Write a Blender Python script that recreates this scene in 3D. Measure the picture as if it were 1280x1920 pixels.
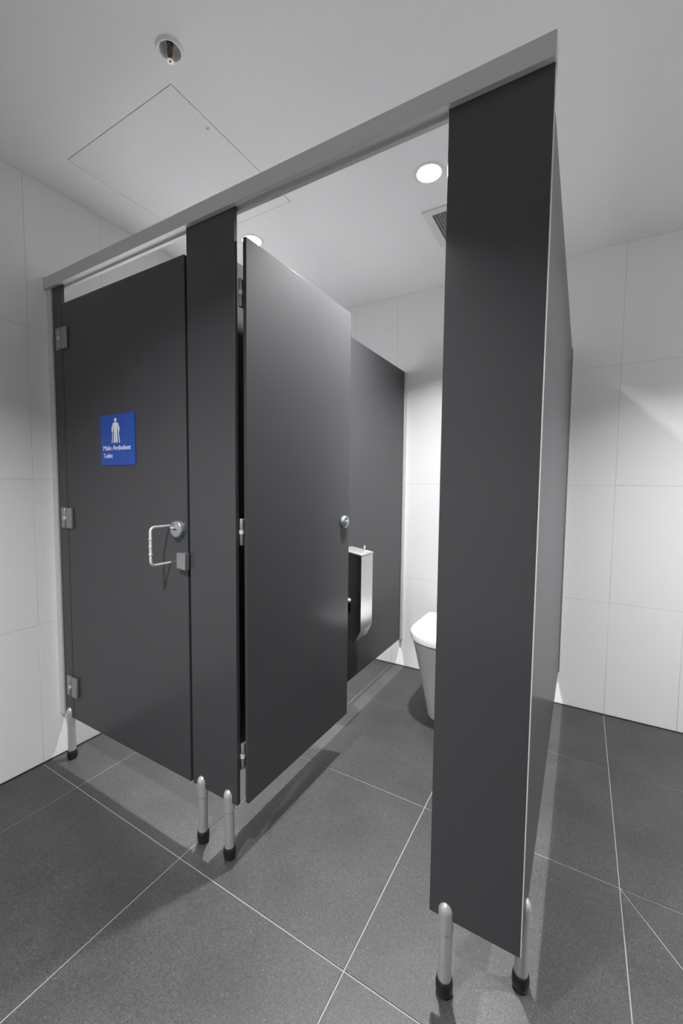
import bpy, bmesh, math, random
from mathutils import Vector, Matrix

for o in list(bpy.data.objects):
    bpy.data.objects.remove(o, do_unlink=True)
SC = bpy.context.scene
COL = SC.collection

# ------------------------------------------------------------------ camera
CAM = (1.9209, -1.1660, 1.1823)
YAW, PITCH, ROLL, FPX = 30.174, -3.6155, 0.5633, 773.448
yw, pt, rl = (math.radians(a) for a in (YAW, PITCH, ROLL))
fw = Vector((-math.sin(yw) * math.cos(pt), math.cos(yw) * math.cos(pt), math.sin(pt)))
rt = Vector((math.cos(yw), math.sin(yw), 0))
up = rt.cross(fw)
r2 = rt * math.cos(rl) + up * math.sin(rl)
u2 = up * math.cos(rl) - rt * math.sin(rl)
cd = bpy.data.cameras.new('camera')
cam = bpy.data.objects.new('camera', cd)
COL.objects.link(cam)
m = Matrix.Identity(4)
for i in range(3):
    m[i][0], m[i][1], m[i][2], m[i][3] = r2[i], u2[i], -fw[i], CAM[i]
cam.matrix_world = m
cd.sensor_fit = 'AUTO'
cd.sensor_width = 36.0
cd.lens = FPX * 36.0 / 1920.0
cd.clip_start = 0.02
SC.camera = cam

# ------------------------------------------------------------------ world, view
wd = bpy.data.worlds.new('world')
SC.world = wd
wd.use_nodes = True
wd.node_tree.nodes['Background'].inputs[0].default_value = (0.5, 0.5, 0.5, 1)
wd.node_tree.nodes['Background'].inputs[1].default_value = 0.0
SC.view_settings.view_transform = 'Standard'
SC.view_settings.look = 'None'
SC.view_settings.gamma = 1.0
SC.view_settings.use_curve_mapping = False
SC.view_settings.exposure = 0.38

# downlights: x, y, watts  (two in view above the cubicles, two of the room's others out of view)
LAMPS = [(1.365, 0.433, 27.0), (0.465, 0.433, 27.0), (1.20, -1.34, 29.0), (2.80, 0.25, 27.0)]
LAMP_SPREAD = 119.0

# ------------------------------------------------------------------ measures
H = 2.383            # ceiling
YB = 1.337           # back wall
XR, YFR = 3.35, -2.60  # walls out of view: right, front
YF0, YF1 = -0.270, -0.257     # pilaster front / back face (13 mm laminate)
ZB, ZT, ZD = 0.188, 1.976, 1.894
X0, Y0, TS = 0.265, -0.3495, 0.600   # floor tile grid
HZ = [0.0, 0.593, 1.197, 1.800, H]   # wall tile rows

# ------------------------------------------------------------------ materials
def mat(name, col, rough=0.5, metal=0.0, spec=0.5):
    M = bpy.data.materials.new(name)
    M.use_nodes = True
    b = M.node_tree.nodes['Principled BSDF']
    b.inputs['Base Color'].default_value = (*col, 1)
    b.inputs['Roughness'].default_value = rough
    b.inputs['Metallic'].default_value = metal
    b.inputs['Specular IOR Level'].default_value = spec
    return M

def nodes(M):
    nt = M.node_tree
    return nt, nt.nodes, nt.links, nt.nodes['Principled BSDF']

def grain(M, base, scale, amount, rough_amt=0.0, bump=0.0, stretch=None, detail=4.0):
    """fine noise variation of colour (and roughness, relief) about the base colour"""
    nt, N, L, b = nodes(M)
    g = N.new('ShaderNodeNewGeometry')
    src = g.outputs['Position']
    if stretch:
        mp = N.new('ShaderNodeMapping')
        mp.inputs['Scale'].default_value = stretch
        L.new(src, mp.inputs['Vector'])
        src = mp.outputs['Vector']
    n = N.new('ShaderNodeTexNoise')
    n.inputs['Scale'].default_value = scale
    n.inputs['Detail'].default_value = detail
    L.new(src, n.inputs['Vector'])
    cr = N.new('ShaderNodeValToRGB')
    cr.color_ramp.elements[0].position = 0.3
    cr.color_ramp.elements[1].position = 0.7
    cr.color_ramp.elements[0].color = (*[c * (1 - amount) for c in base], 1)
    cr.color_ramp.elements[1].color = (*[min(1, c * (1 + amount)) for c in base], 1)
    L.new(n.outputs['Fac'], cr.inputs['Fac'])
    L.new(cr.outputs['Color'], b.inputs['Base Color'])
    if rough_amt:
        r0 = b.inputs['Roughness'].default_value
        mr = N.new('ShaderNodeMapRange')
        mr.inputs['To Min'].default_value = r0 - rough_amt
        mr.inputs['To Max'].default_value = r0 + rough_amt
        L.new(n.outputs['Fac'], mr.inputs['Value'])
        L.new(mr.outputs['Result'], b.inputs['Roughness'])
    if bump:
        bp = N.new('ShaderNodeBump')
        bp.inputs['Strength'].default_value = bump
        bp.inputs['Distance'].default_value = 0.002
        L.new(n.outputs['Fac'], bp.inputs['Height'])
        L.new(bp.outputs['Normal'], b.inputs['Normal'])
    return M

def floor_material():
    M = mat('floor_tile', (0.05, 0.05, 0.05), 0.50, spec=0.68)
    nt, N, L, b = nodes(M)
    g = N.new('ShaderNodeNewGeometry')
    big = N.new('ShaderNodeTexNoise')
    big.inputs['Scale'].default_value = 5.0
    big.inputs['Detail'].default_value = 6.0
    fine = N.new('ShaderNodeTexVoronoi')
    fine.inputs['Scale'].default_value = 560.0
    mid = N.new('ShaderNodeTexNoise')
    mid.inputs['Scale'].default_value = 120.0
    mid.inputs['Detail'].default_value = 6.0
    mid.inputs['Roughness'].default_value = 0.75
    vor = N.new('ShaderNodeTexVoronoi')
    vor.inputs['Scale'].default_value = 150.0
    for t in (big, fine, mid, vor):
        L.new(g.outputs['Position'], t.inputs['Vector'])
    c1 = N.new('ShaderNodeValToRGB')
    e = c1.color_ramp.elements
    e[0].position, e[0].color = 0.30, (0.034, 0.033, 0.033, 1)
    e[1].position, e[1].color = 0.72, (0.053, 0.051, 0.051, 1)
    L.new(big.outputs['Fac'], c1.inputs['Fac'])
    c2 = N.new('ShaderNodeValToRGB')
    e = c2.color_ramp.elements
    e[0].position, e[0].color = 0.20, (0.35, 0.35, 0.35, 1)
    e[1].position, e[1].color = 0.80, (1.65, 1.65, 1.65, 1)
    sp = N.new('ShaderNodeSeparateColor')
    L.new(fine.outputs['Color'], sp.inputs['Color'])
    av = N.new('ShaderNodeMath')
    av.operation = 'MULTIPLY_ADD'
    av.inputs[1].default_value = 0.55
    L.new(sp.outputs[1], av.inputs[0])
    hf = N.new('ShaderNodeMath')
    hf.operation = 'MULTIPLY'
    hf.inputs[1].default_value = 0.45
    L.new(mid.outputs['Fac'], hf.inputs[0])
    L.new(hf.outputs[0], av.inputs[2])
    L.new(av.outputs[0], c2.inputs['Fac'])
    mx = N.new('ShaderNodeMix')
    mx.data_type = 'RGBA'
    mx.blend_type = 'MULTIPLY'
    mx.inputs[0].default_value = 1.0
    L.new(c1.outputs['Color'], mx.inputs[6])
    L.new(c2.outputs['Color'], mx.inputs[7])
    # sparse pale chips in the body of the tile
    c3 = N.new('ShaderNodeValToRGB')
    e = c3.color_ramp.elements
    e[0].position, e[0].color = 0.16, (1, 1, 1, 1)
    e[1].position, e[1].color = 0.22, (0, 0, 0, 1)
    L.new(vor.outputs['Distance'], c3.inputs['Fac'])
    sep = N.new('ShaderNodeSeparateColor')
    L.new(vor.outputs['Color'], sep.inputs['Color'])
    th = N.new('ShaderNodeMath')
    th.operation = 'GREATER_THAN'
    th.inputs[1].default_value = 0.93
    L.new(sep.outputs[0], th.inputs[0])
    mu = N.new('ShaderNodeMath')
    mu.operation = 'MULTIPLY'
    L.new(th.outputs[0], mu.inputs[0])
    L.new(c3.outputs['Color'], mu.inputs[1])
    mx2 = N.new('ShaderNodeMix')
    mx2.data_type = 'RGBA'
    L.new(mu.outputs[0], mx2.inputs[0])
    L.new(mx.outputs[2], mx2.inputs[6])
    mx2.inputs[7].default_value = (0.17, 0.168, 0.165, 1)
    L.new(mx2.outputs[2], b.inputs['Base Color'])
    bp = N.new('ShaderNodeBump')
    bp.inputs['Strength'].default_value = 0.22
    bp.inputs['Distance'].default_value = 0.0012
    L.new(av.outputs[0], bp.inputs['Height'])
    L.new(bp.outputs['Normal'], b.inputs['Normal'])
    return M

def tiled_far_wall_material():
    """300 x 600 wall tiles for the two walls out of view"""
    M = mat('far_wall_tile', (0.8, 0.8, 0.8), 0.4)
    nt, N, L, b = nodes(M)
    tc = N.new('ShaderNodeTexCoord')
    br = N.new('ShaderNodeTexBrick')
    br.offset = 0.0
    br.inputs['Color1'].default_value = (0.86, 0.86, 0.86, 1)
    br.inputs['Color2'].default_value = (0.86, 0.86, 0.86, 1)
    br.inputs['Mortar'].default_value = (0.55, 0.55, 0.55, 1)
    br.inputs['Scale'].default_value = 1.0
    br.inputs['Brick Width'].default_value = 0.3
    br.inputs['Row Height'].default_value = 0.6
    br.inputs['Mortar Size'].default_value = 0.0015
    L.new(tc.outputs['UV'], br.inputs['Vector'])
    L.new(br.outputs['Color'], b.inputs['Base Color'])
    return M

LAM = (0.052, 0.052, 0.0565)
M_LAM = grain(mat('charcoal_laminate', LAM, 0.60, spec=0.3), LAM, 900, 0.10, bump=0.03)
_lb = M_LAM.node_tree.nodes['Principled BSDF']
_lb.inputs['Coat Weight'].default_value = 0.40
_lb.inputs['Coat Roughness'].default_value = 0.19
M_EDGE = mat('laminate_edge', (0.020, 0.020, 0.021), 0.35)
M_FLOOR = floor_material()
M_GROUT = mat('floor_grout', (0.31, 0.305, 0.295), 0.8)
WT = (0.86, 0.86, 0.86)
M_WALL = grain(mat('wall_tile', WT, 0.36, spec=0.45), WT, 260, 0.012, rough_amt=0.03, bump=0.03)
M_WGROUT = mat('wall_grout', (0.62, 0.62, 0.61), 0.8)
M_FARWALL = tiled_far_wall_material()
M_SEAL = mat('dark_sealant', (0.02, 0.02, 0.02), 0.5)
CE = (0.88, 0.88, 0.88)
M_CEIL = grain(mat('ceiling_paint', CE, 0.7, spec=0.3), CE, 300, 0.01, bump=0.02)
AL = (0.66, 0.66, 0.645)
M_ALU = grain(mat('satin_aluminium', AL, 0.5, metal=0.25), AL, 200, 0.04)
M_RAIL = grain(mat('rail_aluminium', (0.60, 0.60, 0.59), 0.5, metal=0.3), (0.60, 0.60, 0.59), 200, 0.03)
M_LEG = grain(mat('leg_aluminium', (0.60, 0.60, 0.58), 0.38, metal=0.6), (0.60, 0.60, 0.58), 300, 0.03)
M_RUBBER = mat('black_rubber', (0.012, 0.012, 0.012), 0.28)
M_HINGE = grain(mat('hinge_zinc', (0.36, 0.36, 0.37), 0.42, metal=0.7), (0.36, 0.36, 0.37), 300, 0.04)
M_COLLAR = mat('pale_nylon', (0.62, 0.62, 0.62), 0.4)
M_LOCK = grain(mat('lock_satin', (0.42, 0.46, 0.48), 0.35, metal=0.7), (0.42, 0.46, 0.48), 400, 0.05)
M_DARK = mat('dark_void', (0.008, 0.008, 0.008), 0.6)
M_GREEN = mat('indicator_teal', (0.05, 0.16, 0.15), 0.3)
M_CHROME = mat('pull_handle_metal', (0.84, 0.84, 0.83), 0.3, metal=0.4)
SS = (0.58, 0.56, 0.545)
M_STEEL = grain(mat('brushed_steel', SS, 0.26, metal=1.0), SS, 60, 0.05, rough_amt=0.05, stretch=(30, 30, 1))
M_STEEL2 = grain(mat('satin_steel_lid', (0.50, 0.495, 0.49), 0.48, metal=0.8), (0.50, 0.495, 0.49), 200, 0.04)
M_KNOB = mat('pale_plastic_knob', (0.78, 0.70, 0.67), 0.5)
M_CERAMIC = mat('white_ceramic', (0.70, 0.70, 0.70), 0.2, spec=0.5)
M_LID = mat('white_seat_plastic', (0.85, 0.85, 0.85), 0.25)
M_PAPER = grain(mat('tissue_paper', (0.80, 0.74, 0.71), 0.9), (0.80, 0.74, 0.71), 300, 0.03)
M_CARD = mat('cardboard_core', (0.42, 0.30, 0.20), 0.9)
M_BLUE = mat('sign_blue', (0.010, 0.072, 0.41), 0.35)
M_WHITE = mat('sign_white', (0.82, 0.82, 0.86), 0.4)
M_TRIM = mat('lamp_trim_white', (0.80, 0.80, 0.80), 0.35)
M_VENT = mat('vent_frame', (0.76, 0.735, 0.735), 0.5)
M_GRILLE = mat('vent_grille', (0.42, 0.42, 0.43), 0.5)
M_BRONZE = mat('sprinkler_bronze', (0.13, 0.07, 0.05), 0.35, metal=0.8)
M_BRASS = mat('sprinkler_deflector', (0.78, 0.68, 0.58), 0.35, metal=0.5)
M_CUP = mat('sprinkler_cup_steel', (0.74, 0.75, 0.78), 0.4, metal=0.1)
M_BULB = mat('red_glass_bulb', (0.20, 0.02, 0.015), 0.1)
M_LENS = bpy.data.materials.new('lamp_lens')
M_LENS.use_nodes = True
_b = M_LENS.node_tree.nodes['Principled BSDF']
_b.inputs['Base Color'].default_value = (0.9, 0.9, 0.9, 1)
_b.inputs['Emission Color'].default_value = (1, 0.99, 0.98, 1)
_b.inputs['Emission Strength'].default_value = 12.0

# ------------------------------------------------------------------ mesh helpers
def me_from(bm, name, smooth=False, angle=35, flat_axis=False):
    bmesh.ops.recalc_face_normals(bm, faces=bm.faces)
    me = bpy.data.meshes.new(name)
    if smooth:
        for f in bm.faces:
            f.smooth = not (flat_axis and max(abs(c) for c in f.normal) > 0.999)
        lim = math.radians(angle)
        for e in bm.edges:
            if len(e.link_faces) == 2 and e.calc_face_angle(0) > lim:
                e.smooth = False
    bm.to_mesh(me)
    bm.free()
    return me

def box(name, lo, hi, bevel=0.0, seg=2):
    """box mesh in coordinates relative to its base centre; returns (mesh, base point)"""
    bm = bmesh.new()
    c = Vector(((lo[0] + hi[0]) / 2, (lo[1] + hi[1]) / 2, lo[2]))
    vs = [bm.verts.new(Vector((x, y, z)) - c) for z in (lo[2], hi[2]) for x, y in
          ((lo[0], lo[1]), (hi[0], lo[1]), (hi[0], hi[1]), (lo[0], hi[1]))]
    for f in ((3, 2, 1, 0), (4, 5, 6, 7), (0, 1, 5, 4), (1, 2, 6, 5), (2, 3, 7, 6), (3, 0, 4, 7)):
        bm.faces.new([vs[i] for i in f])
    if bevel:
        bmesh.ops.bevel(bm, geom=bm.edges[:], offset=bevel, segments=seg, profile=0.5, affect='EDGES')
    return me_from(bm, name, smooth=bevel > 0, flat_axis=True), c

def lathe(name, prof, n=32, axis='z'):
    """revolve (r, h) profile about an axis; closed at r = 0"""
    bm = bmesh.new()
    rings = []
    for r, h in prof:
        if r < 1e-6:
            p = [(0, 0, h)]
        else:
            p = [(r * math.cos(2 * math.pi * i / n), r * math.sin(2 * math.pi * i / n), h) for i in range(n)]
        if axis == 'x':
            p = [(q[2], q[0], q[1]) for q in p]
        elif axis == 'y':
            p = [(q[1], q[2], q[0]) for q in p]
        rings.append([bm.verts.new(q) for q in p])
    for a, b in zip(rings, rings[1:]):
        for i in range(n):
            j = (i + 1) % n
            if len(a) == 1 and len(b) == 1:
                continue
            if len(a) == 1:
                bm.faces.new((a[0], b[i], b[j]))
            elif len(b) == 1:
                bm.faces.new((a[i], a[j], b[0]))
            else:
                bm.faces.new((a[i], a[j], b[j], b[i]))
    return me_from(bm, name, smooth=True, angle=40)

def prism(name, pts, d0, d1, plane='xz', bevel=0.0):
    """extrude a closed outline between d0 and d1 along the axis normal to its plane"""
    bm = bmesh.new()
    def P(p, d):
        return {'xz': (p[0], d, p[1]), 'xy': (p[0], p[1], d), 'yz': (d, p[0], p[1])}[plane]
    a = [bm.verts.new(P(p, d0)) for p in pts]
    b = [bm.verts.new(P(p, d1)) for p in pts]
    bm.faces.new(a)
    bm.faces.new(b[::-1])
    n = len(pts)
    for i in range(n):
        j = (i + 1) % n
        bm.faces.new((a[i], b[i], b[j], a[j]))
    bmesh.ops.recalc_face_normals(bm, faces=bm.faces)
    if bevel:
        bmesh.ops.bevel(bm, geom=bm.edges[:], offset=bevel, segments=2, profile=0.5, affect='EDGES')
    return me_from(bm, name, smooth=bevel > 0, flat_axis=True)

def tube(name, path, r, n=14):
    """round bar along a list of points"""
    bm = bmesh.new()
    path = [Vector(p) for p in path]
    rings = []
    ref = Vector((0.31, 0.2, 0.93)).normalized()
    for i, p in enumerate(path):
        t = (path[min(i + 1, len(path) - 1)] - path[max(i - 1, 0)]).normalized()
        a = t.cross(ref).normalized()
        b = t.cross(a).normalized()
        rings.append([bm.verts.new(p + (a * math.cos(k * 2 * math.pi / n) + b * math.sin(k * 2 * math.pi / n)) * r) for k in range(n)])
    for a, b in zip(rings, rings[1:]):
        for k in range(n):
            j = (k + 1) % n
            bm.faces.new((a[k], a[j], b[j], b[k]))
    bm.faces.new(rings[0])
    bm.faces.new(rings[-1][::-1])
    return me_from(bm, name, smooth=True, angle=50)

def loft(name, loops, cap=True):
    bm = bmesh.new()
    R = [[bm.verts.new(p) for p in lp] for lp in loops]
    n = len(R[0])
    for a, b in zip(R, R[1:]):
        for i in range(n):
            j = (i + 1) % n
            bm.faces.new((a[i], a[j], b[j], b[i]))
    if cap:
        bm.faces.new(R[0][::-1])
        bm.faces.new(R[-1])
    return me_from(bm, name, smooth=True, angle=40)

# ------------------------------------------------------------------ scene graph helpers
WORLD = {}
def _link(name, data, parent, loc):
    o = bpy.data.objects.new(name, data)
    COL.objects.link(o)
    loc = Vector(loc)
    WORLD[o.name] = loc
    if parent is not None:
        o.parent = parent
        o.location = loc - WORLD[parent.name]
    else:
        o.location = loc
    return o

def put(name, me, material, parent=None, loc=(0, 0, 0)):
    if not me.materials:
        me.materials.append(material)
    return _link(name, me, parent, loc)

def pbox(name, lo, hi, material, parent=None, bevel=0.0, seg=2):
    me, c = box(name, lo, hi, bevel, seg)
    return put(name, me, material, parent, c)

def thing(name, label, cat, loc, group=None):
    o = _link(name, None, None, loc)
    o.empty_display_size = 0.05
    o['label'] = label
    o['category'] = cat
    if group:
        o['group'] = group
    return o

def tag(o, label, cat, group=None):
    o['label'] = label
    o['category'] = cat
    if group:
        o['group'] = group
    return o

def structure(o):
    o['kind'] = 'structure'
    return o

# ================================================================== the room shell
# ---- floor: grout bed with single tiles standing proud of the joints
floor = structure(pbox('floor', (0, YFR, -0.06), (XR, YB, -0.0018), M_GROUT))
TILE = box('floor_tile', (0, 0, -0.012), (TS - 0.0034, TS - 0.0034, 0), 0.0006, 1)
G2 = 0.0017
def floor_poly(pts):
    me = prism('floor_tile_cut', pts, -0.012, 0.0, 'xy')
    c = Vector((sum(p[0] for p in pts) / len(pts), sum(p[1] for p in pts) / len(pts), 0))
    for v in me.vertices:
        v.co -= c
    put('tile', me, M_FLOOR, floor, c)

ix = range(-1, 6)
iy = range(-4, 3)
WGAP = 0.003
for i in ix:
    for j in iy:
        xa, xb = X0 + i * TS + G2, X0 + (i + 1) * TS - G2
        ya, yb = Y0 + j * TS + G2, Y0 + (j + 1) * TS - G2
        xa2, xb2 = max(xa, WGAP), min(xb, XR - WGAP)
        ya2, yb2 = max(ya, YFR + WGAP), min(yb, YB - WGAP)
        if xb2 - xa2 < 0.01 or yb2 - ya2 < 0.01:
            continue
        if i == 3 and j == 0:
            # the tile cut on a slant where the floor falls to the waste
            k = 0.0028
            floor_poly([(xa, yb - k * 1.2), (xa, ya), (xa + 0.415 - k, ya)])
            floor_poly([(xa + k, yb), (xa + 0.415 + k, ya), (xb, ya), (xb, yb)])
            continue
        if (xa2, xb2, ya2, yb2) == (xa, xb, ya, yb):
            put('tile', TILE[0], M_FLOOR, floor, ((xa + xb) / 2, (ya + yb) / 2, -0.012))
        else:
            pbox('tile', (xa2, ya2, -0.012), (xb2, yb2, 0), M_FLOOR, floor, 0.0006, 1)

# ---- dark sealant line round the foot of the walls
structure(pbox('trim_1', (-0.002, YFR, -0.004), (0.0035, YB, 0.0035), M_SEAL))
structure(pbox('trim_2', (0.0035, YB - 0.0035, -0.004), (XR, YB + 0.002, 0.0035), M_SEAL))

# ---- left and back wall: bedding slab with single 300 x 600 tiles
WJ = 0.0008
wall_l = structure(pbox('wall_left', (-0.10, YFR - 0.1, -0.06), (-0.0009, YB + 0.1, H + 0.08), M_WGROUT))
wall_b = structure(pbox('wall_back', (0.0, YB + 0.0009, -0.06), (XR, YB + 0.10, H + 0.08), M_WGROUT))
cache = {}
def wall_tile(parent, axis, a0, a1, z0, z1):
    w, h = a1 - a0 - 2 * WJ, z1 - z0 - 2 * WJ
    key = (axis, round(w, 4), round(h, 4))
    if key not in cache:
        if axis == 'x':   # on the left wall, spread along y
            cache[key] = box('wall_tile', (-0.003, -w / 2, 0), (0, w / 2, h), 0.0005, 1)
        else:
            cache[key] = box('wall_tile', (-w / 2, 0, 0), (w / 2, 0.003, h), 0.0005, 1)
    me, c = cache[key]
    if axis == 'x':
        put('tile', me, M_WALL, parent, (c.x, (a0 + a1) / 2, z0 + WJ))
    else:
        put('tile', me, M_WALL, parent, ((a0 + a1) / 2, YB + c.y, z0 + WJ))
def grid(start, lo, hi, step):
    k = math.floor((lo - start) / step)
    pts = [lo]
    while True:
        k += 1
        v = start + k * step
        if v >= hi - 0.004:
            break
        if v > lo + 0.004:
            pts.append(v)
    return pts + [hi]
ys = grid(-0.346, YFR, YB, 0.3)
xs = grid(X0, 0.0, XR, 0.3)
for r in range(4):
    z0 = HZ[r] if r else 0.0035
    for a, b in zip(ys, ys[1:]):
        wall_tile(wall_l, 'x', a, b, z0, HZ[r + 1])
    for a, b in zip(xs, xs[1:]):
        wall_tile(wall_b, 'y', a, b, z0, HZ[r + 1])

def far_wall(name, verts, w, h):
    bm = bmesh.new()
    vs = [bm.verts.new(v) for v in verts]
    f = bm.faces.new(vs)
    uv = bm.loops.layers.uv.new('UVMap')
    for lp, c in zip(f.loops, ((0, 0), (w, 0), (w, h), (0, h))):
        lp[uv].uv = c
    me = bpy.data.meshes.new(name)
    bm.to_mesh(me)
    bm.free()
    o = structure(put(name, me, M_FARWALL))
    s = o.modifiers.new('thickness', 'SOLIDIFY')
    s.thickness = 0.10
    s.offset = -1
    return o
far_wall('wall_right', [(XR, YB, 0), (XR, YFR, 0), (XR, YFR, H), (XR, YB, H)], YB - YFR, H)
far_wall('wall_front', [(XR, YFR, 0), (0, YFR, 0), (0, YFR, H), (XR, YFR, H)], XR, H)

# ---- ceiling with the openings for lamps, sprinkler, access panel and air vent
R_LAMP, R_SPR = 0.047, 0.029
SPR = (0.887, -0.356)
ACC = (0.2185, 0.8055, -0.2915, 0.3000)
VENT = (1.264, 1.558, 0.637, 0.931)
def ceiling_mesh():
    bm = bmesh.new()
    def loop(pts):
        vs = [bm.verts.new((x, y, 0)) for x, y in pts]
        for i in range(len(vs)):
            bm.edges.new((vs[i], vs[(i + 1) % len(vs)]))
    loop([(-0.05, YFR - 0.05), (XR + 0.05, YFR - 0.05), (XR + 0.05, YB + 0.05), (-0.05, YB + 0.05)])
    circ = lambda c, r, n: [(c[0] + r * math.cos(k * 2 * math.pi / n), c[1] + r * math.sin(k * 2 * math.pi / n)) for k in range(n)]
    for l in LAMPS:
        loop(circ(l, R_LAMP, 40))
    loop(circ(SPR, R_SPR, 32))
    loop([(ACC[0], ACC[2]), (ACC[1], ACC[2]), (ACC[1], ACC[3]), (ACC[0], ACC[3])])
    e = 0.018
    loop([(VENT[0] + e, VENT[2] + e), (VENT[1] - e, VENT[2] + e), (VENT[1] - e, VENT[3] - e), (VENT[0] + e, VENT[3] - e)])
    bmesh.ops.triangle_fill(bm, use_beauty=True, use_dissolve=False, edges=bm.edges[:])
    for f in bm.faces:
        if f.normal.z > 0:
            f.normal_flip()
    me = bpy.data.meshes.new('ceiling')
    bm.to_mesh(me)
    bm.free()
    return me
ceil = structure(put('ceiling', ceiling_mesh(), M_CEIL, None, (0, 0, H)))
sm = ceil.modifiers.new('thickness', 'SOLIDIFY')
sm.thickness = 0.013
sm.offset = -1
# slab above the lining closes the void
structure(pbox('ceiling_slab', (-0.1, YFR - 0.1, H + 0.12), (XR + 0.1, YB + 0.1, H + 0.16), M_DARK))

# ================================================================== cubicle frame
# ---- one adjustable leg: pole > domed cap, rubber foot
LEG_POLE = lathe('leg_pole', [(0, 0.022), (0.0155, 0.022), (0.0155, 0.170), (0, 0.170)], 28)
LEG_CAP = lathe('leg_cap', [(0.0150, 0.158), (0.0172, 0.1585), (0.0175, 0.203)] +
                [(0.0175 * math.cos(a), 0.203 + 0.0235 * math.sin(a)) for a in [k * math.pi / 2 / 10 for k in range(1, 10)]] + [(0, 0.2265)], 28)
LEG_FOOT = lathe('leg_foot', [(0, 0.0), (0.0150, 0.0), (0.0180, 0.003), (0.0196, 0.010), (0.0200, 0.018), (0.0196, 0.028),
                              (0.0182, 0.035), (0.0160, 0.038), (0, 0.038)], 28)
def leg(parent, x, y):
    p = put('leg', LEG_POLE, M_LEG, parent, (x, y, 0))
    put('leg_cap', LEG_CAP, M_LEG, p, (x, y, 0))
    f = put('rubber_foot', LEG_FOOT, M_RUBBER, p, (x, y, 0))
    f['label'] = 'black rubber foot'

def panel(name, lo, hi, parent):
    return pbox(name, lo, hi, M_LAM, parent, 0.0012, 2)

LEGY = -0.2655
P1 = (0.0335, 0.1010)
P2 = (0.8375, 1.0375)
P3 = (1.6495, 1.8470)
# narrow pilaster at the left wall
t = thing('pilaster', 'narrow charcoal pilaster strip against the left tiled wall', 'pilaster', (0.066, LEGY, 0), 'front pilasters of the cubicles')
panel('panel', (P1[0], YF0, ZB), (P1[1], YF1, ZT), t)
wc = pbox('wall_channel', (0.0, YF0 - 0.006, ZB - 0.002), (0.0335, YF1 + 0.006, ZT - 0.006), M_ALU, t, 0.001)
wc['label'] = 'pale aluminium channel fixed to the wall'
leg(t, 0.066, LEGY)
# middle pilaster
t = thing('pilaster', 'charcoal pilaster between the closed door and the open door', 'pilaster', (0.9375, LEGY, 0), 'front pilasters of the cubicles')
panel('panel', (P2[0], YF0, ZB), (P2[1], YF1, ZT), t)
leg(t, 0.878, LEGY)
leg(t, 0.998, LEGY)
# end pilaster near the camera
t = thing('pilaster', 'large charcoal end pilaster nearest the camera, right of the open doorway', 'pilaster', (1.748, LEGY, 0), 'front pilasters of the cubicles')
panel('panel', (P3[0], YF0, ZB), (P3[1], YF1, ZT), t)
leg(t, 1.688, LEGY)
pbox('edge_trim', (P3[1], YF0 + 0.0008, ZB), (P3[1] + 0.0016, YF1 - 0.0004, ZT - 0.012), M_ALU, t)['label'] = 'pale metal strip along the outer edge'

# ---- divider panels running back to the wall
DV = 1.900
t = thing('divider_panel', 'charcoal divider between the cubicles carrying the steel paper dispenser', 'partition', (0.9235, 0.54, ZB), 'divider panels')
panel('panel', (0.917, YF1, ZB), (0.930, YB - 0.012, DV), t)
pbox('wall_channel', (0.908, YB - 0.028, ZB - 0.002), (0.939, YB, DV), M_ALU, t, 0.001)['label'] = 'pale aluminium wall channel'
SCREW = lathe('screw_head', [(0.0, 0.0022), (0.0025, 0.0018), (0.0035, 0.0)], 12, 'x')
for z in (0.33, 1.04, 1.75):
    put('screw', SCREW, M_HINGE, t, (0.939, YB - 0.014, z))
t = thing('divider_panel', 'charcoal end divider seen almost edge-on behind the near pilaster', 'partition', (1.8415, 0.54, 0), 'divider panels')
panel('panel', (1.835, YF1, ZB), (1.848, YB - 0.012, DV), t)
pbox('wall_channel', (1.830, YB - 0.028, ZB - 0.002), (1.853, YB, DV), M_HINGE, t, 0.001)['label'] = 'slim grey wall channel'
leg(t, 1.8415, -0.163)

# ---- head rail: inverted channel gripping the pilaster tops
RY0, RY1, RZ0, RZ1 = -0.2845, -0.2395, 1.966, 2.0125
prof = [(RY0, RZ0), (RY0, RZ1 - 0.004), (RY0 + 0.002, RZ1), (RY1 - 0.002, RZ1), (RY1, RZ1 - 0.004), (RY1, RZ0),
        (RY1 - 0.0125, RZ0), (RY1 - 0.0125, RZ0 + 0.0065), (RY0 + 0.0135, RZ0 + 0.0065), (RY0 + 0.0135, RZ0)]
cx, cy = 0.924, (RY0 + RY1) / 2
me = prism('head_rail', [(p[0] - cy, p[1] - RZ0) for p in prof], 0.006 - cx, 1.8490 - cx, 'yz', 0.0006)
t = thing('head_rail', 'pale grey metal head rail running across the tops of the pilasters', 'rail', (cx, cy, RZ0))
put('rail', me, M_RAIL, t, (cx, cy, RZ0))
pbox('wall_bracket', (0.0, RY0 - 0.0015, RZ0 - 0.001), (0.010, RY1 + 0.001, RZ1 + 0.001), M_RAIL, t, 0.001)

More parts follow.
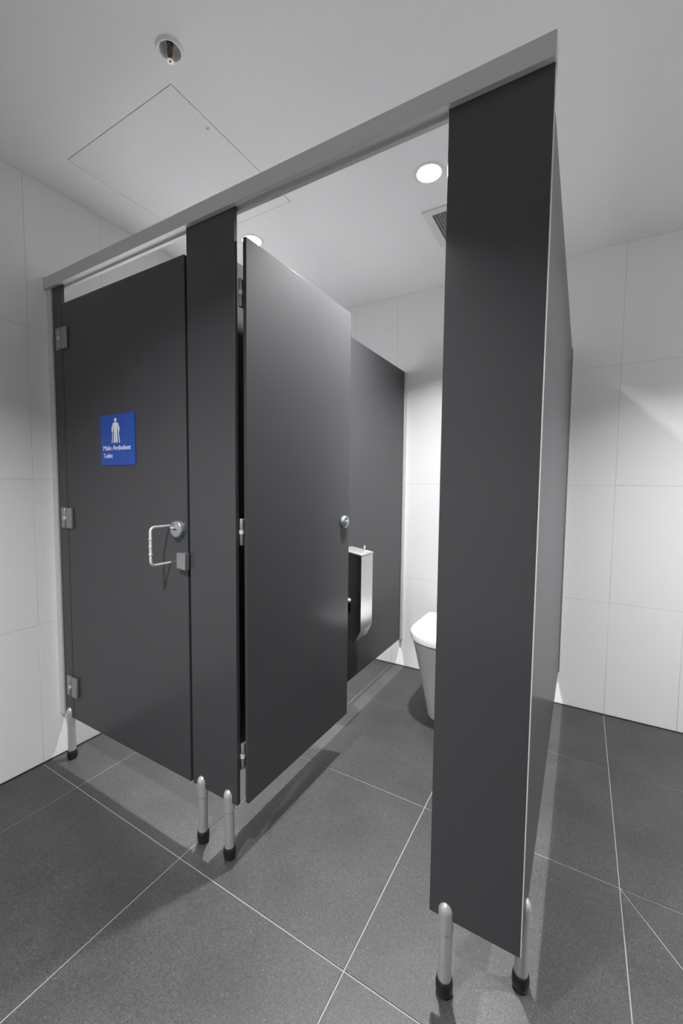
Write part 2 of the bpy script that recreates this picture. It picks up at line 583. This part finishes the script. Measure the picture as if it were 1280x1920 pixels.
# ================================================================== doors
def hinge_front(parent, xg, z):
    """surface hinge across the gap at xg on the outer face"""
    h = pbox('hinge', (xg - 0.038, YF0 - 0.0085, z - 0.042), (xg - 0.0015, YF0, z + 0.042), M_HINGE, parent, 0.003)
    pbox('hinge_leaf', (xg + 0.0015, YF0 - 0.0115, z - 0.042), (xg + 0.043, YF0, z + 0.042), M_HINGE, h, 0.004)
    kx, ky = xg - 0.006, YF0 - 0.0095
    put('hinge_knuckle', KNUCKLE, M_HINGE, h, (kx, ky, z))
    put('hinge_collar', COLLAR, M_COLLAR, h, (kx, ky, z))
KNUCKLE = lathe('hinge_knuckle', [(0, -0.040), (0.0052, -0.040), (0.0060, -0.039), (0.0060, 0.039), (0.0052, 0.040), (0, 0.040)], 20)
COLLAR = lathe('hinge_collar', [(0.0060, -0.006), (0.0072, -0.006), (0.0072, 0.006), (0.0060, 0.006)], 20)

# ---- closed outward door of the left cubicle
D1 = (0.1045, 0.8265)
t = thing('cubicle_door', 'closed charcoal cubicle door with blue sign and silver pull handle', 'door', ((D1[0] + D1[1]) / 2, YF0, ZB - 0.001), 'cubicle doors')
panel('panel', (D1[0], YF0, ZB - 0.001), (D1[1], YF1, ZD), t)
for z in (1.757, 1.041, 0.330):
    hinge_front(t, 0.103, z)
# rebate strip that closes the gap behind the lock edge
st = pbox('rebate_strip', (0.820, YF1, ZB), (0.846, YF1 + 0.004, ZD), M_EDGE, t)
st['label'] = 'dark strip closing the gap beside the door'
# pull handle
hx, hz0, hz1, hy = 0.7375, 0.920, 1.044, YF0 - 0.071
path = [(hx, YF0, hz0)]
rb = 0.015
for k in range(0, 7):
    a = k * math.pi / 12
    path.append((hx, hy + rb - rb * math.sin(a), hz0 + rb - rb * math.cos(a)))
for k in range(0, 7):
    a = k * math.pi / 12
    path.append((hx, hy + rb - rb * math.cos(a), hz1 - rb + rb * math.sin(a)))
path.append((hx, YF0, hz1))
hm = tube('pull_handle', [(p[0] - hx, p[1] - YF0, p[2] - hz0) for p in path], 0.0046, 16)
hd = put('pull_handle', hm, M_CHROME, t, (hx, YF0, hz0))
hd['label'] = 'silver D-shaped pull handle'
RING = lathe('handle_ring', [(0.0044, -0.0012), (0.0068, -0.0012), (0.0068, 0.0012), (0.0044, 0.0012)], 20)
for z in (0.957, 0.982, 1.007):
    put('handle_ring', RING, M_CHROME, hd, (hx, hy, z))
# indicator lock
lk = put('indicator_lock', lathe('lock_disc', [(0, -0.016), (0.0235, -0.016), (0.026, -0.0145), (0.0275, -0.011), (0.0275, 0.0), (0, 0.0)], 40, 'y'),
         M_LOCK, t, (0.786, YF0, 1.036))
lk['label'] = 'round satin indicator lock'
put('indicator_window', lathe('indicator_window', [(0, -0.0165), (0.0052, -0.0165), (0.0052, -0.0155)], 20, 'y'), M_GREEN, lk, (0.778, YF0, 1.051))
pbox('emergency_slot', (0.777, YF0 - 0.0168, 1.034), (0.794, YF0 - 0.0155, 1.037), M_DARK, lk)
pbox('turn_tab', (0.764, YF0 - 0.0200, 1.0390), (0.784, YF0 - 0.0155, 1.0425), M_CHROME, lk, 0.001)
# buffer / keeper block on the lock edge
kb = pbox('door_stop', (0.790, YF0 - 0.016, 0.909), (0.8300, YF0, 0.960), M_HINGE, t, 0.002)
pbox('stop_cover', (0.812, YF0 - 0.0175, 0.907), (0.8335, YF0, 0.962), M_HINGE, kb, 0.0015)

# ---- open inward door of the right cubicle (built at its hinge edge, then swung)
DW = 0.607
t = thing('cubicle_door', 'open charcoal cubicle door swung back into the right cubicle', 'door', (1.047, -0.2445, ZB - 0.001), 'cubicle doors')
ox, oy = 1.047, -0.2445
panel('panel', (ox, oy, ZB - 0.001), (ox + 0.013, oy + DW, ZD), t)
for z in (1.738, 1.041, 0.341):
    h = put('hinge', KNUCKLE, M_HINGE, t, (ox - 0.0045, oy - 0.006, z))
    put('hinge_collar', COLLAR, M_COLLAR, h, (ox - 0.0045, oy - 0.006, z))
    pbox('hinge_leaf', (ox - 0.0085, oy + 0.001, z - 0.040), (ox, oy + 0.040, z + 0.040), M_HINGE, h, 0.002)
lk = put('indicator_lock', lathe('lock_disc', [(0, 0.014), (0.019, 0.0135), (0.0235, 0.011), (0.0255, 0.007), (0.0255, 0.0), (0, 0.0)], 40, 'x'),
         M_LOCK, t, (ox + 0.013, oy + 0.565, 1.033))
lk['label'] = 'round satin indicator lock'
put('lock_boss', lathe('lock_boss', [(0, 0.0185), (0.005, 0.0175), (0.0075, 0.013)], 20, 'x'), M_LOCK, lk, (ox + 0.013, oy + 0.565, 1.033))
put('indicator_window', lathe('indicator_window2', [(0, 0.0152), (0.0045, 0.0150), (0.0055, 0.012)], 16, 'x'), M_GREEN, lk, (ox + 0.013, oy + 0.565, 1.047))
pbox('emergency_slot', (ox + 0.0265, oy + 0.558, 1.0515), (ox + 0.0278, oy + 0.571, 1.0535), M_DARK, lk)
t.rotation_euler = (0, 0, math.radians(-0.9))

# ================================================================== sign on the closed door
SX0, SX1, SZ0, SZ1 = 0.3555, 0.5640, 1.2500, 1.4335
SY = YF0 - 0.003
t = thing('door_sign', 'square blue sign with white figure on crutches fixed to the closed door', 'sign', ((SX0 + SX1) / 2, YF0, SZ0))
def rrect(x0, z0, x1, z1, r, n=5):
    o = []
    for cxx, czz, a0 in ((x1 - r, z1 - r, 0), (x0 + r, z1 - r, 90), (x0 + r, z0 + r, 180), (x1 - r, z0 + r, 270)):
        for k in range(n + 1):
            a = math.radians(a0 + 90 * k / n)
            o.append((cxx + r * math.cos(a), czz + r * math.sin(a)))
    return o
SC0 = Vector(((SX0 + SX1) / 2, YF0, SZ0))
def sign_prism(name, pts, d0, d1, material, parent):
    me = prism(name, [(p[0] - SC0.x, p[1] - SC0.z) for p in pts], d0, d1, 'xz')
    return put(name, me, material, parent, SC0)
sign_prism('sign_plate', rrect(SX0, SZ0, SX1, SZ1, 0.004), 0.0, -0.003, M_BLUE, t)
SW, SH = SX1 - SX0, SZ1 - SZ0
def S(u, v):   # fractions of the plate from its top left corner
    return (SX0 + u * SW, SZ1 - v * SH)
fig = _link('figure_pictogram', None, t, SC0)
fig.empty_display_size = 0.02
fig['label'] = 'white walking-stick figure'
uc = 0.462
head = [S(uc + 0.033 * math.cos(k * math.pi / 10), 0.113 + 0.038 * math.sin(k * math.pi / 10)) for k in range(20)]
sign_prism('figure_head', head, -0.0028, -0.0038, M_WHITE, fig)
half = [(0.0, 0.160), (0.055, 0.163), (0.075, 0.180), (0.100, 0.240), (0.118, 0.275), (0.110, 0.345), (0.080, 0.345),
        (0.088, 0.285), (0.062, 0.230), (0.055, 0.235), (0.046, 0.350), (0.058, 0.545), (0.050, 0.558), (0.018, 0.558), (0.010, 0.545), (0.006, 0.370), (0.0, 0.362)]
body = [S(uc + a, b) for a, b in half] + [S(uc - a, b) for a, b in half[::-1][1:-1]]
sign_prism('figure_body', body, -0.0028, -0.0038, M_WHITE, fig)
for s in (1, -1):
    sign_prism('figure_crutch', [S(uc + s * 0.066, 0.245), S(uc + s * 0.078, 0.245), S(uc + s * 0.118, 0.560), S(uc + s * 0.096, 0.560)][::s], -0.0028, -0.0037, M_WHITE, fig)
def lettering(text, u0, u1, vbase, vcap, parent):
    cu = bpy.data.curves.new('lettering', 'FONT')
    cu.body = text
    cu.size = 1.0
    cu.offset = 0.0
    cu.extrude = 0.02
    tmp = bpy.data.objects.new('lettering_tmp', cu)
    COL.objects.link(tmp)
    bpy.context.view_layer.update()
    dg = bpy.context.evaluated_depsgraph_get()
    me = bpy.data.meshes.new_from_object(tmp.evaluated_get(dg))
    bpy.data.objects.remove(tmp, do_unlink=True)
    xsn = [v.co.x for v in me.vertices]
    x0, x1 = min(xsn), max(xsn)
    cap = 0.70   # cap height of the built-in face per unit size
    ax, bz = S(u0, vbase)
    wx = S(u1, vbase)[0] - ax
    hz = S(0, vcap)[1] - bz
    for v in me.vertices:
        x, y, z = v.co
        v.co = (ax + (x - x0) / (x1 - x0) * wx - SC0.x, -0.0034 - z * 0.02, bz + y / cap * hz - SC0.z)
    # heavier strokes: the same letters laid twice, a hair apart
    bm = bmesh.new()
    bm.from_mesh(me)
    n0 = len(bm.verts)
    bm.from_mesh(me)
    bm.verts.ensure_lookup_table()
    for i, v in enumerate(bm.verts):
        v.co.x += -0.00045 if i < n0 else 0.00045
        v.co.y += 0.0 if i < n0 else 0.00003
    bm.to_mesh(me)
    bm.free()
    me.materials.clear()
    o = put('lettering', me, M_WHITE, parent, SC0)
    o['label'] = 'raised white words ' + text
    return o
lettering('Male Ambulant', 0.085, 0.885, 0.700, 0.607, t)
lettering('Toilet', 0.085, 0.360, 0.855, 0.762, t)

# ================================================================== ceiling fittings
def downlight(x, y, watts, label):
    t = thing('downlight', label, 'ceiling light', (x, y, H - 0.003), 'round ceiling downlights')
    put('trim_ring', lathe('trim_ring', [(0.0445, 0.020), (0.0445, 0.0), (0.047, -0.0025), (0.052, -0.0034), (0.0575, -0.0018), (0.0585, -0.0002), (0.0585, 0.0004), (0.0465, 0.0004), (0.0465, 0.020)], 48),
        M_TRIM, t, (x, y, H))
    put('lens', lathe('lens', [(0, 0.016), (0.0443, 0.016), (0.0443, 0.020), (0, 0.020)], 48), M_LENS, t, (x, y, H))
    put('housing', lathe('housing', [(0.0450, 0.021), (0.0460, 0.021), (0.0460, 0.090), (0, 0.090), (0, 0.088), (0.0450, 0.088)], 32), M_TRIM, t, (x, y, H))
    ld = bpy.data.lights.new('downlight_lamp', 'AREA')
    ld.shape = 'DISK'
    ld.size = 0.082
    ld.energy = watts
    ld.spread = math.radians(LAMP_SPREAD)
    ld.color = (0.985, 0.985, 1.0)
    lo = bpy.data.objects.new('lamp', ld)
    COL.objects.link(lo)
    lo.parent = t
    lo.location = (0, 0, 0.003 + 0.012)
downlight(*LAMPS[0], 'round lit ceiling downlight near the square air vent')
downlight(*LAMPS[1], 'round lit ceiling downlight half hidden behind the open door top corner')
downlight(*LAMPS[2], 'round ceiling downlight over the aisle in front of the cubicles')
downlight(*LAMPS[3], 'round ceiling downlight at the right beyond the end divider')

# ---- sprinkler
sx, sy = SPR
t = thing('fire_sprinkler', 'recessed fire sprinkler in a round white ring on the ceiling', 'sprinkler', (sx, sy, H - 0.033))
put('escutcheon', lathe('escutcheon', [(0.0275, 0.012), (0.0275, 0.0), (0.0285, -0.0045), (0.032, -0.0055), (0.0355, -0.004), (0.0375, -0.0005), (0.0375, 0.0004), (0.0282, 0.0004), (0.0282, 0.012)], 40), M_TRIM, t, (sx, sy, H))
put('recess_cup', lathe('recess_cup', [(0.0274, 0.0), (0.0262, 0.022), (0.010, 0.026), (0, 0.026), (0, 0.028), (0.0275, 0.028), (0.0279, 0.001)], 36), M_CUP, t, (sx, sy, H))
fr = put('sprinkler_body', lathe('sprinkler_body', [(0, 0.026), (0.009, 0.026), (0.009, 0.014), (0.0065, 0.011), (0, 0.011)], 20), M_BRONZE, t, (sx, sy, H))
for s in (-1, 1):
    put('frame_arm', tube('frame_arm', [(s * 0.0070, 0, 0.014), (s * 0.0088, 0, 0.004), (s * 0.0080, 0, -0.010), (s * 0.0040, 0, -0.024), (0.0, 0, -0.029)], 0.0018, 10), M_BRONZE, fr, (sx, sy, H))
put('glass_bulb', tube('glass_bulb', [(0, 0, 0.012), (0, 0, -0.004), (0, 0, -0.025)], 0.0022, 12), M_BULB, fr, (sx, sy, H))
def deflector():
    bm = bmesh.new()
    n = 16
    pts = []
    for k in range(n):
        for da, r in ((-0.35, 0.0068), (-0.22, 0.0104), (0.22, 0.0104), (0.35, 0.0068)):
            a = (k + da) * 2 * math.pi / n
            pts.append((r * math.cos(a), r * math.sin(a)))
    a = [bm.verts.new((x, y, 0)) for x, y in pts]
    b = [bm.verts.new((x, y, 0.0012)) for x, y in pts]
    bm.faces.new(a)
    bm.faces.new(b[::-1])
    for i in range(len(pts)):
        j = (i + 1) % len(pts)
        bm.faces.new((a[i], b[i], b[j], a[j]))
    return me_from(bm, 'deflector')
df = put('deflector', deflector(), M_BRASS, t, (sx, sy, H - 0.0310))
df['label'] = 'toothed brass deflector plate'
put('deflector_screw', lathe('deflector_screw', [(0, -0.0015), (0.0032, -0.001), (0.0036, 0.001)], 14), M_BRONZE, df, (sx, sy, H - 0.0310))

# ---- access panel
ax0, ax1, ay0, ay1 = ACC
acx, acy = (ax0 + ax1) / 2, (ay0 + ay1) / 2
t = thing('access_panel', 'square flush access panel in the ceiling with a small key lock', 'access panel', (acx, acy, H - 0.001))
g = 0.0022
pbox('hatch', (ax0 + g, ay0 + g, H - 0.0008), (ax1 - g, ay1 - g, H + 0.012), M_CEIL, t, 0.0005, 1)
def ring_frame(name, x0, y0, x1, y1, w, z0, z1, material, parent):
    bm = bmesh.new()
    o = [(x0, y0), (x1, y0), (x1, y1), (x0, y1)]
    i = [(x0 + w, y0 + w), (x1 - w, y0 + w), (x1 - w, y1 - w), (x0 + w, y1 - w)]
    c = ((x0 + x1) / 2, (y0 + y1) / 2)
    V = {}
    for k, lp in (('o', o), ('i', i)):
        for z in (0, z1 - z0):
            V[k, z > 0] = [bm.verts.new((p[0] - c[0], p[1] - c[1], z)) for p in lp]
    for k in range(4):
        j = (k + 1) % 4
        for tz in (False, True):
            bm.faces.new((V['o', tz][k], V['o', tz][j], V['i', tz][j], V['i', tz][k]))
        for q in 'oi':
            bm.faces.new((V[q, False][k], V[q, False][j], V[q, True][j], V[q, True][k]))
    return put(name, me_from(bm, name), material, parent, (c[0], c[1], z0))
ring_frame('hatch_frame', ax0 - 0.02, ay0 - 0.02, ax1 + 0.02, ay1 + 0.02, 0.04, H + 0.0135, H + 0.020, M_DARK, t)
kl = put('key_lock', lathe('key_lock', [(0, -0.0012), (0.0050, -0.0012), (0.0056, -0.0004), (0.0064, -0.0004), (0.0070, -0.0016), (0.0082, -0.0016), (0.0086, 0.0)], 28), M_TRIM, t, (0.7806, -0.1285, H - 0.0008))
pbox('key_slot', (0.7766, -0.1291, H - 0.0024), (0.7846, -0.1277, H - 0.0018), M_DARK, kl)

# ---- air vent
vx0, vx1, vy0, vy1 = VENT
t = thing('air_vent', 'square ceiling air vent with a grey egg-crate grille beside the near pilaster', 'vent', ((vx0 + vx1) / 2, (vy0 + vy1) / 2, H - 0.006))
ring_frame('vent_frame', vx0, vy0, vx1, vy1, 0.034, H - 0.006, H - 0.0002, M_VENT, t)
def grille():
    bm = bmesh.new()
    s = 0.114
    n = 18
    for k in range(n + 1):
        p = -s + 2 * s * k / n
        for (a, b) in (((p - 0.0009, -s), (p + 0.0009, s)), ((-s, p - 0.0009), (s, p + 0.0009))):
            vs = [bm.verts.new((x, y, z)) for z in (0, 0.011) for x, y in ((a[0], a[1]), (b[0], a[1]), (b[0], b[1]), (a[0], b[1]))]
            for f in ((3, 2, 1, 0), (4, 5, 6, 7), (0, 1, 5, 4), (1, 2, 6, 5), (2, 3, 7, 6), (3, 0, 4, 7)):
                bm.faces.new([vs[i] for i in f])
    return me_from(bm, 'grille')
put('grille', grille(), M_GRILLE, t, ((vx0 + vx1) / 2, (vy0 + vy1) / 2, H - 0.004))
pbox('duct_back', (vx0 + 0.02, vy0 + 0.02, H + 0.06), (vx1 - 0.02, vy1 - 0.02, H + 0.064), M_DARK, t)

# ================================================================== toilet
TX = 1.362
def dloop(hw, yf, ybk, z, n=28, rb=0.03, e=2.3, yc=None):
    """D-shaped outline: rounded nose at yf, straight sides, rounded back corners at ybk"""
    yc = yc if yc is not None else yf + min(hw * 1.15, (ybk - yf) * 0.6)
    pts = []
    for k in range(n + 1):
        a = math.pi + math.pi * k / n
        c, s = math.cos(a), math.sin(a)
        x = math.copysign(abs(c) ** (2 / e), c) * hw
        y = math.copysign(abs(s) ** (2 / e), s) * (yc - yf)
        pts.append((TX + x, yc + y, z))
    for k in range(5):
        a = math.radians(90 * k / 4)
        pts.append((TX + hw - rb + rb * math.cos(a), ybk - rb + rb * math.sin(a), z))
    for k in range(5):
        a = math.radians(90 + 90 * k / 4)
        pts.append((TX - hw + rb + rb * math.cos(a), ybk - rb + rb * math.sin(a), z))
    return pts
t = thing('toilet', 'white back-to-wall toilet with closed lid in the right cubicle', 'toilet', (TX, 1.0, 0))
pan = [dloop(0.103, 0.815, YB - 0.001, 0.001, rb=0.01), dloop(0.106, 0.811, YB - 0.001, 0.02, rb=0.01), dloop(0.119, 0.790, YB - 0.001, 0.10, rb=0.01),
       dloop(0.139, 0.760, YB - 0.001, 0.22, rb=0.01), dloop(0.160, 0.728, YB - 0.001, 0.33, rb=0.012), dloop(0.172, 0.709, YB - 0.001, 0.39, rb=0.014),
       dloop(0.174, 0.704, YB - 0.001, 0.408, rb=0.016), dloop(0.169, 0.709, YB - 0.006, 0.413, rb=0.016)]
put('pan', loft('toilet_pan', [[(p[0] - TX, p[1] - 1.0, p[2]) for p in lp] for lp in pan]), M_CERAMIC, t, (TX, 1.0, 0))
def slab(hw, yf, ybk, z0, z1, r=0.005):
    L = [dloop(hw - r, yf + r, ybk - r, z0), dloop(hw, yf, ybk, z0 + r), dloop(hw, yf, ybk, z1 - r), dloop(hw - r * 0.3, yf + r * 0.3, ybk - r * 0.3, z1 - r * 0.3), dloop(hw - r, yf + r, ybk - r, z1)]
    return [[(p[0] - TX, p[1] - 1.0, p[2]) for p in lp] for lp in L]
put('seat', loft('toilet_seat', slab(0.177, 0.698, 1.135, 0.4145, 0.424, 0.003)), M_LID, t, (TX, 1.0, 0))
put('lid', loft('toilet_lid', slab(0.183, 0.690, 1.145, 0.4225, 0.456, 0.0028)), M_LID, t, (TX, 1.0, 0))
for s in (-1, 1):
    put('hinge_post', lathe('toilet_hinge', [(0, 0.0), (0.014, 0.0), (0.014, 0.022), (0.010, 0.026), (0, 0.026)], 18), M_LOCK, t, (TX + s * 0.078, 1.175, 0.411))

# ================================================================== toilet paper dispenser
DX0, DX1, DY0, DY1 = 0.930, 1.050, 0.520, 0.640
t = thing('paper_dispenser', 'tall stainless steel toilet paper dispenser with key in its lid', 'dispenser', (0.99, 0.58, 0.44))
# side profile in x-z: straight front, chamfered foot
shell = [(DX0 + 0.001, 0.448), (1.022, 0.448), (DX1, 0.505), (DX1, 0.853), (DX0 + 0.001, 0.869)]
bm = bmesh.new()
th = 0.0012
def plate(pts):
    vs = [bm.verts.new(p) for p in pts]
    bm.faces.new(vs)
# far side plate, front, chamfer and foot; the near side carries the viewing slot
plate([(x, DY1, z) for x, z in shell])
plate([(DX1, DY0, 0.505), (DX1, DY1, 0.505), (DX1, DY1, 0.853), (DX1, DY0, 0.853)])
plate([(1.022, DY0, 0.448), (1.022, DY1, 0.448), (DX1, DY1, 0.505), (DX1, DY0, 0.505)])
plate([(DX0 + 0.001, DY0, 0.869), (DX0 + 0.001, DY1, 0.869), (DX0 + 0.001, DY1, 0.448), (DX0 + 0.001, DY0, 0.448)])
# near side with slot hole (outer loop + slot loop filled)
slot_c, slot_r, slot_h = 0.985, 0.010, (0.588, 0.640)
vo = [bm.verts.new((x, DY0, z)) for x, z in shell]
eo = [bm.edges.new((vo[i], vo[(i + 1) % len(vo)])) for i in range(len(vo))]
sl = []
for k in range(9):
    a = math.pi * k / 8
    sl.append((slot_c + slot_r * math.cos(a), slot_h[1] + slot_r * math.sin(a)))
for k in range(9):
    a = math.pi + math.pi * k / 8
    sl.append((slot_c + slot_r * math.cos(a), slot_h[0] + slot_r * math.sin(a)))
vi = [bm.verts.new((x, DY0, z)) for x, z in sl]
ei = [bm.edges.new((vi[i], vi[(i + 1) % len(vi)])) for i in range(len(vi))]
bmesh.ops.triangle_fill(bm, use_beauty=True, edges=eo + ei)
bmesh.ops.remove_doubles(bm, verts=bm.verts, dist=1e-5)
me = me_from(bm, 'dispenser_body')
for v in me.vertices:
    v.co -= Vector((0.99, 0.58, 0.44))
bo = put('body', me, M_STEEL, t, (0.99, 0.58, 0.44))
so = bo.modifiers.new('sheet', 'SOLIDIFY')
so.thickness = th
so.offset = -1
ld = prism('dispenser_lid', [(DX0 + 0.001 - 0.99, 0.871 - 0.853), (DX1 + 0.0025 - 0.99, 0.0), (DX1 + 0.0025 - 0.99, 0.0085), (DX0 + 0.001 - 0.99, 0.0265)], DY0 - 0.0025 - 0.58, DY1 + 0.0025 - 0.58, 'xz', 0.0008)
lid = put('lid', ld, M_STEEL2, t, (0.99, 0.58, 0.8545))
kx, ky, kz = 1.025, 0.600, 0.8665
put('lock_barrel', lathe('lock_barrel', [(0.0075, 0.0), (0.0075, 0.0035), (0.006, 0.0045), (0, 0.0045)], 20), M_CHROME, lid, (kx, ky, kz))
def key_bow():
    bm = bmesh.new()
    ring_o = [(0.0085 * math.cos(k * math.pi / 10), 0.0085 * math.sin(k * math.pi / 10)) for k in range(20)]
    ring_i = [(0.0038 * math.cos(k * math.pi / 10), 0.0038 * math.sin(k * math.pi / 10) + 0.001) for k in range(20)]
    V = {(q, s): [bm.verts.new((s * 0.0009, p[0], p[1] + 0.0175)) for p in lp] for q, lp in (('o', ring_o), ('i', ring_i)) for s in (-1, 1)}
    for k in range(20):
        j = (k + 1) % 20
        for s in (-1, 1):
            bm.faces.new((V['o', s][k], V['o', s][j], V['i', s][j], V['i', s][k]))
        for q in 'oi':
            bm.faces.new((V[q, -1][k], V[q, -1][j], V[q, 1][j], V[q, 1][k]))
    vs = [bm.verts.new((x, y, z)) for z in (0.0, 0.0105) for x, y in ((-0.0009, -0.002), (0.0009, -0.002), (0.0009, 0.002), (-0.0009, 0.002))]
    for f in ((3, 2, 1, 0), (4, 5, 6, 7), (0, 1, 5, 4), (1, 2, 6, 5), (2, 3, 7, 6), (3, 0, 4, 7)):
        bm.faces.new([vs[i] for i in f])
    return me_from(bm, 'key')
ky_o = put('key', key_bow(), M_CHROME, lid, (kx, ky, kz + 0.004))
ky_o['label'] = 'small key standing in the lid lock'
put('key', tube('spare_key', [(0, 0, 0), (0.010, 0.006, -0.002), (0.022, 0.013, -0.0055), (0.030, 0.017, -0.010)], 0.0016, 8), M_CHROME, lid, (kx + 0.004, ky + 0.001, kz + 0.005))['label'] = 'second key hanging over the lid edge'
# inner rail and rolls of paper seen in the slot
pbox('spindle', (0.982, DY0 + 0.002, 0.667), (0.992, DY1 - 0.002, 0.677), M_HINGE, t)
put('spindle_knob', lathe('spindle_knob', [(0, -0.010), (0.006, -0.0095), (0.0088, -0.007), (0.0092, -0.003), (0.0092, 0.014), (0, 0.014)], 20, 'y'), M_KNOB, t, (0.985, DY0, 0.6405))['label'] = 'pale knob at the top of the viewing slot'
roll = lathe('toilet_roll', [(0.019, -0.050), (0.046, -0.050), (0.048, -0.048), (0.048, 0.048), (0.046, 0.050), (0.019, 0.050), (0.019, -0.050)], 36, 'y')
for z, lb in ((0.672, 'white toilet paper roll showing in the slot of the steel dispenser'),):
    r = thing('toilet_roll', lb, 'toilet roll', (0.987, 0.580, z - 0.048))
    put('paper', roll, M_PAPER, r, (0.987, 0.580, z))
    put('core', lathe('roll_core', [(0.0188, -0.050), (0.0188, 0.050), (0.0178, 0.050), (0.0178, -0.050), (0.0188, -0.050)], 28, 'y'), M_CARD, r, (0.987, 0.580, z))
